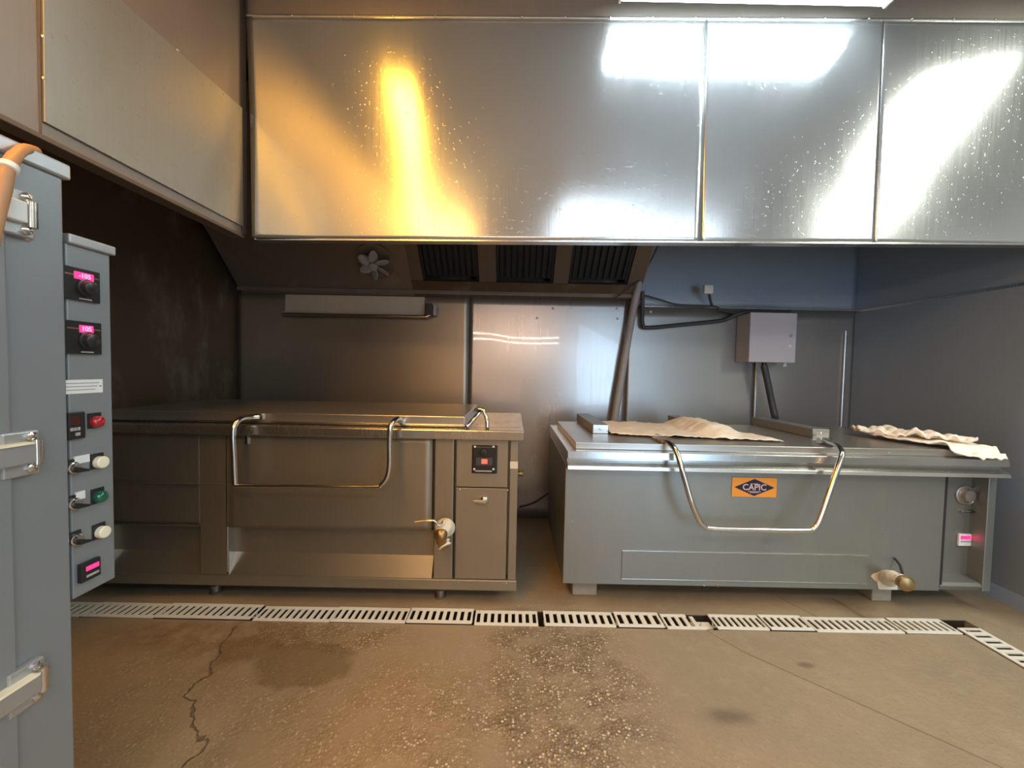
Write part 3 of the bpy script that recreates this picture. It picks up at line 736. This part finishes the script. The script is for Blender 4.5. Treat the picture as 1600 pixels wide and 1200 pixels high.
cloth('kitchen_cloth', [(2.14, 2.42), (2.22, 2.33), (2.31, 2.22), (2.40, 2.12), (2.46, 2.08)],
      [(2.20, 2.56), (2.31, 2.47), (2.39, 2.39), (2.46, 2.29), (2.51, 2.18)],
      'rolled strip of cream cloth lying on the crumpled cloth at the lid corner', 9.0, .064, .012, 60, 20, .02)

# ------------------------------------------------------------------ things on the back wall
q = (1.819, 2.17); bz = (1.325, 1.70)
eb = empty('junction_box', (2.0, YB - .1, 1.325), 'pale grey electrical enclosure on the wall above the grey kettle', 'electrical box')
part(MB().box(q[0], q[1], 3.075, YB - .004, *bz, .004), 'body', 'boxgrey', eb)
dr_ = part(MB().box(q[0] - .003, q[1] + .003, 3.055, 3.073, bz[0] - .003, bz[1] + .003, .005), 'door', 'boxgrey', eb)
part(MB().lathe((q[1] - .04, 3.055, 1.53), (0, -1, 0), [(0, .012), (.006, .011), (.008, .003)], 14), 'lock', 'conduit', dr_, smooth=40)
part(MB().lathe((q[1] - .045, 3.055, 1.45), (0, -1, 0), [(0, .012), (.006, .011), (.008, .003)], 14), 'lock', 'white', dr_, smooth=40)
part(MB().lathe((q[1] - .03, 3.13, bz[0]), (0, 0, -1), [(0, .016), (.03, .016), (.032, .010)], 14), 'cable_gland', 'white', eb, smooth=40)
part(MB().lathe((1.98, 3.13, bz[0]), (0, 0, -1), [(0, .018), (.03, .018), (.032, .012)], 14), 'cable_gland', 'black', eb, smooth=40)
def pipe(name, mat, pts, r, label, cat='pipe', n=12, flat=1):
    o = MB().tube(smoothpath(pts), r, n, flat).build(name, mat, smooth=60); return tag(o, label, cat)
pipe('flexible_conduit', 'cable', [Vector((1.98, 3.13, 1.30)), aY(1199, 595, 3.13), aY(1205, 625, 3.13), aY(1211, 652, 3.10), aY(1213, 662, 3.02)], .024, 'dark flexible conduit dropping from the enclosure to the kettle', 'conduit')
dp = pipe('drain_pipe', 'conduit', [aY(1002, 418, 3.10), aY(998, 445, 3.14), aY(990, 480, 3.18), aY(975, 565, 3.18), aY(958, 668, 3.18), aY(950, 720, 3.18)], .030, 'grey pipe leaning on the wall from the hood to behind the kettle')
pipe('electric_cable', 'cable', [aY(1004, 455, 3.17), aY(1004, 480, 3.2), aY(1004, 505, 3.2), aY(1012, 512, 3.2), aY(1060, 508, 3.2), aY(1120, 502, 3.2), aY(1135, 499, 3.2), aY(1150, 492, 3.18), aY(1175, 487, 3.16), aY(1235, 488, 3.16)], .016, 'thick dark cable bending along the wall to the enclosure top', 'cable')
pipe('electric_cable', 'cable', [aY(1008, 462, 3.17), aY(1030, 468, 3.17), aY(1058, 476, 3.17), aY(1100, 478, 3.17), aY(1118, 479, 3.17), aY(1128, 485, 3.17), aY(1150, 489, 3.18)], .008, 'thin dark cable sagging along the seam under the white sensor', 'cable')
pipe('electric_cable', 'cable', [aY(958, 468, 3.15), aY(975, 455, 3.1), aY(1000, 436, 3.1), aY(1018, 405, 3.02), aY(1030, 380, 2.95)], .006, 'thin dark cable rising across the pipe into the hood', 'cable')
pipe('electric_cable', 'cable', [aY(812, 792, 3.0), aY(835, 785, 3.05), aY(862, 768, 3.1), aY(880, 765, 3.15), Vector((.42, 3.2, .5)), Vector((.45, 3.2, .0))], .008, 'dark cable in the gap between the two kettles', 'cable')
c = aY(1107, 452, 3.08)
sb = empty('sensor_box', c, 'small white square sensor on the hood back above a cable', 'sensor')
part(MB().box(c.x - .035, c.x + .035, c.y - .01, c.y + .03, c.z - .033, c.z + .033, .006), 'case', 'white', sb)
part(MB().tube([aY(1108, 460, 3.10), aY(1110, 470, 3.14), aY(1113, 479, 3.17)], .010, 10), 'lead', 'cable', sb, smooth=60)
# pale strip with pipe, left
a = aY(447, 466, YB); b_ = aY(664, 467, YB)
ws = empty('wall_tray', (a.x, YB, 1.66), 'long pale wall tray with a thin pipe beneath, above the left kettle', 'tray')
part(MB().prism([(a.x, YB - .004, 1.80), (a.x, YB - .006, 1.655), (a.x, YB - .055, 1.650), (a.x, YB - .055, 1.656), (a.x, YB - .014, 1.664), (a.x, YB - .012, 1.80)], (b_.x - a.x, 0, 0)), 'trough', 'tray', ws)
part(MB().tube(smoothpath([aY(442, 492, 3.17), aY(550, 493, 3.17), aY(655, 494.5, 3.17), aY(668, 494, 3.17), aY(673, 488, 3.17)]), .013, 12), 'pipe', 'chrome', ws, smooth=60)
c = aY(671, 484, 3.18)
part(MB().box(c.x - .028, c.x + .028, 3.14, 3.2, c.z - .045, c.z + .045, .004), 'connector', 'black', ws)
part(MB().box(c.x + .030, c.x + .055, 3.17, 3.24, c.z - .045, c.z + .04, .004), 'mount', 'conduit', ws)

# ------------------------------------------------------------------ floor drain grates
def grate(xa, xb_, label, nslots, dz=0.0, dy=0.0, rot=0.0, along='x', broken=0):
    L = xb_ - xa; W = DY1 - DY0 - .006; h = .014
    cx = (xa + xb_) / 2
    m = MB(); h = .007
    rail_ = .019
    m.box(-L / 2, L / 2, -W / 2, -W / 2 + rail_, -h, 0, .0015); m.box(-L / 2, L / 2 if not broken else L / 2 - .06, W / 2 - rail_, W / 2, -h, 0, .0015)
    pitch = L / nslots; bar = pitch * .50
    for i in range(nslots + 1):
        x0_ = -L / 2 + pitch * i - bar / 2; x1_ = x0_ + bar
        x0_ = max(x0_, -L / 2); x1_ = min(x1_, L / 2)
        if broken and i == nslots: continue
        m.box(x0_, x1_, -W / 2 + rail_ - .001, W / 2 - rail_ + .001, -h, -.0003)
    m.box(-L / 2, L / 2, -.004, .004, -.034, -.028); m.box(-L / 2, -L / 2 + .004, -.004, .004, -.030, -h + .001); m.box(L / 2 - .004, L / 2, -.004, .004, -.030, -h + .001)
    if along == 'x': loc = (cx, (DY0 + DY1) / 2 + dy, .004 + dz)
    else: loc = ((DX0 + DX1) / 2, cx, .004 + dz)
    o = m.build('drain_grate', 'grate')
    o.location = loc; o.rotation_euler = (0, rot if along == 'x' else 0, math.pi / 2 if along == 'y' else 0)
    tag(o, label, 'drain grate', 'slotted cream drain grates')
YF = DY0
def gx(px): return (px - 800) * 1.86 / F
GS = [(-150, 113, 'cream drain grate mostly hidden behind the oven', 22), (116, 232, 'cream drain grate emerging right beside the oven', 10), (234, 387, 'cream drain grate in front of the rust-brown crack, one cell in from the oven', 13),
      (392, 515, 'cream drain grate just behind the dark wet patch', 11), (516, 636, 'cream drain grate left of the left kettle tap', 11), (638, 743, 'cream drain grate below the left kettle drain tap', 9),
      (747, 850, 'cream drain grate in front of the control column foot', 9), (860, 975, 'cream drain grate in front of the gap between kettles, chipped at left', 9),
      (979, 1053, 'short cream drain grate with five slots below the grey kettle', 5), (1057, 1120, 'broken-ended cream drain grate left of the open gap', 5),
      (1138, 1221, 'cream drain grate just right of the open gap in the drain', 8), (1224, 1294, 'cream drain grate left of the longest right-hand grate', 6),
      (1297, 1437, 'long cream drain grate below the grey kettle drain outlet', 12), (1441, 1530, 'last cream drain grate before the drain turns the corner', 8)]
for i, (a, b, lb, n) in enumerate(GS):
    grate(gx(a), gx(b), lb, n, dz=(0.002 * (i % 3)), dy=.002 * ((i * 7) % 3 - 1), rot=.004 * ((i * 5) % 3 - 1), broken=(i == 9))
grate(1.42, 1.905, 'cream drain grate running towards the viewer at the right corner', 12, along='y', dz=.002)
grate(.95, 1.39, 'cream drain grate out at the right edge, nearer the viewer', 12, along='y', dz=.001)
o = MB().box(gx(1105), gx(1137), DY0 + .04, DY1 - .03, -.03, -.018, .003).build('broken_grate_piece', 'grate'); tag(o, 'broken bit of cream grate lying down in the open gap', 'grate piece')

# ------------------------------------------------------------------ oven at the left edge
OX = -.86
ov_ = empty('steam_oven', (-1.3, .2, 0), 'tall grey oven cabinet filling the left edge, seen from its door side', 'oven')
part(MB().box(-1.85, OX, -.45, .766, .02, 1.575, .004), 'body', 'oven', ov_)
part(MB().box(-1.86, OX + .006, -.46, .776, 1.574, 1.603, .004), 'top_cap', 'ovencap', ov_)
part(MB().box(OX, OX + .010, -.40, .672, .10, 1.53, .004), 'door', 'oven', ov_)
for z, nm in ((1.481, 0), (1.067, 1), (.652, 2)):
    hg = part(MB().box(OX + .010, OX + .026, .30, .690 if nm == 0 else .694, z - .018, z + .018, .003), 'hinge_strap', 'white' if nm == 0 else 'ovencap', ov_, label='pale hinge strap' if nm == 0 else None)
    part(MB().box(OX, OX + .014, .655, .708, z - .040, z + .038, .003), 'hinge_plate', 'ovencap', hg)
    for s_ in (-1, 1):
        part(MB().lathe((OX + .014, .694, z + s_ * .028), (1, 0, 0), [(0, .008), (.004, .008), (.007, .003)], 12), 'bolt', 'chrome', hg, smooth=40)
    part(MB().lathe((OX + .018, .700, z - .022), (0, 0, 1), [(0, .008), (.044, .008)], 14), 'pin', 'chrome', hg, smooth=40)
    if nm: part(MB().box(OX + .010, OX + .030, .30, .688, z + .016, z + .020, .001), 'strap_lit_edge', 'ivory', hg)  # pale strip stands in for light on the strap's top face
part(MB().lathe(aX(43, 372, OX), (1, 0, 0), [(0, .006), (.003, .005), (.005, .001)], 12), 'rivet', 'chrome', ov_, smooth=50)
hs = empty('hose', aX(8, 290, OX + .02), 'curved tan rubber hose over the oven top at the left edge', 'hose')
pth = smoothpath([aY(-14, 380, .63), aY(-3, 330, .64), aY(6, 295, .645), aY(10, 268, .65), aY(22, 246, .67), aY(38, 233, .70), aY(55, 236, .75)], 8)
part(MB().tube(pth, [.0095] * 34 + [.0085] * 15, 16), 'tube', 'hose', hs, smooth=60)
mid = pth[26]; d_ = (pth[27] - pth[25])
part(MB().lathe(mid - d_.normalized() * .006, d_, [(0, .010), (.001, .0125), (.011, .0125), (.012, .010)], 20), 'clamp', 'white', hs, smooth=40)

# control box
CX = -.868
cb = empty('control_cabinet', (-1.0, .83, .75), 'grey electrical control cabinet with red displays beside the oven', 'control cabinet')
Yf0, Yf1 = .775, aX(176, 640, CX).y
part(MB().box(-1.25, CX, Yf0, Yf1, .752, 1.458, .003), 'case', 'oven', cb)
part(MB().box(-1.26, CX + .008, Yf0, Yf1 + .006, 1.457, 1.476, .003), 'top_cap', 'ovencap', cb)
EX = Vector((0, 1, 0)); EZ = Vector((0, 0, 1))
def onface(px0, py0, px1, py1, x=CX):
    a = aX(px0, py0, x); b = aX(px1, py1, x); return min(a.y, b.y), max(a.y, b.y), min(a.z, b.z), max(a.z, b.z)
def plate(name, mat, r, par, t=.004, x=CX, bev=.0008, **kw): return part(MB().box(x, x + t, *r, bev), name, mat, par, **kw)
for k_, (py0, py1, txt, lb) in enumerate(((420, 470, '-105', 'upper dial thermostat with red digits'), (502, 553, '105', 'lower dial thermostat with red digits'))):
    y0, y1, z1, z0 = 0, 0, 0, 0
    y0, y1 = aX(94 + 2 * k_, 500, CX).y, aX(153 + k_, 500, CX).y
    z0, z1 = aX(124, py1, CX).z, aX(124, py0, CX).z
    th = plate('thermostat', 'black', (y0, y1, z0, z1), cb, .006, label=lb)
    yc = y0 + (y1 - y0) * .58; h_ = z1 - z0
    plate('stripe', 'brass', (y0 + .004, y1 - .002, z1 - h_ * .26, z1 - h_ * .21), th, .0066)
    plate('display', 'led', (yc - (.020 if k_ == 0 else .014), yc + (.016 if k_ == 0 else .012), z1 - h_ * .34, z1 - h_ * .12), th, .0072)
    text('digits', txt, h_ * .20, 'ledglow', th, (CX + .0080, yc - .002, z1 - h_ * .23), EX, EZ, .0004)
    part(MB().lathe((CX + .006, yc, z0 + h_ * .42), (1, 0, 0), [(0, h_ * .27), (.004, h_ * .27), (.005, h_ * .22), (.014, h_ * .20), (.016, h_ * .15)], 28), 'dial', 'black', th, smooth=35)
    plate('button_strip', 'conduit', (yc - .012, yc + .012, z0 + h_ * .04, z0 + h_ * .08), th, .0072)
pl = plate('data_plate', 'white', onface(97, 594, 160, 613), cb, .0012, bev=.0003)
m_ = MB(); r_ = onface(99, 596, 155, 611, CX + .0013)
for q in range(3):
    zz = r_[3] - (r_[3] - r_[2]) * (.2 + .3 * q); m_.box(CX + .0011, CX + .0016, r_[0], r_[1] - .004 * q, zz - .0009, zz + .0009)
part(m_, 'small_print', 'conduit', pl)
part(MB().lathe(aX(157, 603, CX + .001), (1, 0, 0), [(0, .0018), (.001, .001)], 8), 'rivet', 'black', pl)
ct = plate('hour_counter', 'black', (aX(101, 660, CX).y, aX(128, 660, CX).y, aX(115, 686, CX).z, aX(115, 644, CX).z), cb, .008, bev=.002)
plate('window', 'brownglass', (aX(103, 660, CX).y, aX(118, 660, CX).y, aX(112, 664, CX).z, aX(112, 650, CX).z), ct, .009)
m_ = MB()
for q in range(3): m_.box(CX + .008, CX + .0095, aX(103 + q * 5.5, 660, CX).y, aX(107 + q * 5.5, 660, CX).y, aX(110, 673, CX).z, aX(110, 668, CX).z)
m_.box(CX + .008, CX + .0095, aX(111, 660, CX).y, aX(118, 660, CX).y, aX(112, 681, CX).z, aX(112, 676, CX).z)
part(m_, 'keys', 'conduit', ct)
def button(px, py, mat, dome, nm, lb):
    c = aX(px, py, CX); r = .0125
    b_ = plate(nm, 'black', (c.y - .015, c.y + .011, c.z - .013, c.z + .019), cb, .003, bev=.001, label=lb)
    if dome: part(MB().lathe(c + Vector((.003, 0, 0)), (1, 0, 0), [(0, r), (.005, r), (.009, r * .85), (.012, r * .5), (.013, .0005)], 24), 'lens', mat, b_, smooth=60)
    else: part(MB().lathe(c + Vector((.003, 0, 0)), (1, 0, 0), [(0, r), (.010, r), (.012, r * .85), (.0125, r * .2)], 24), 'cap', mat, b_, smooth=40)
    return b_
button(148, 659, 'red_lens', True, 'indicator_light', 'red domed indicator light')
button(152, 722, 'ivory', False, 'push_button', 'upper ivory push button')
button(153, 776, 'green_lens', True, 'indicator_light', 'green domed indicator light')
button(155, 831, 'ivory', False, 'push_button', 'lower ivory push button')
def knob(px, py, tagpx=None):
    c = aX(px, py, CX)
    k_ = plate('rotary_switch', 'black', (c.y - .010, c.y + .011, c.z - .006, c.z + .017), cb, .003, bev=.001)
    part(MB().lathe(c + Vector((.003, 0, 0)), (1, 0, 0), [(0, .0115), (.003, .0115), (.004, .009), (.009, .0085)], 20), 'collar', 'chrome', k_, smooth=40)
    part(MB().prism([c + Vector((.008, -.007, .004)), c + Vector((.008, .016, -.006)), c + Vector((.008, .016, -.010)), c + Vector((.008, -.006, -.008))], (.012, 0, 0), .001), 'lever', 'black', k_)
    if tagpx: plate('label_tag', 'white', onface(*tagpx), k_, .0035, bev=.0003)
knob(112, 731, (114, 714, 138, 721)); knob(113, 787, (116, 770, 131, 778)); knob(116, 843)
y0, y1 = aX(120, 880, CX).y, aX(151, 880, CX).y; z0, z1 = aX(135, 905, CX).z, aX(135, 876, CX).z
th = plate('temperature_display', 'black', (y0, y1, z0, z1), cb, .009, bev=.001, label='small red digital display at the bottom')
plate('display', 'led', (y0 + .009, y1 - .004, z1 - .018, z1 - .009), th, .010)
plate('keys', 'conduit', (y0 + .009, y1 - .004, z0 + .007, z0 + .012), th, .010)
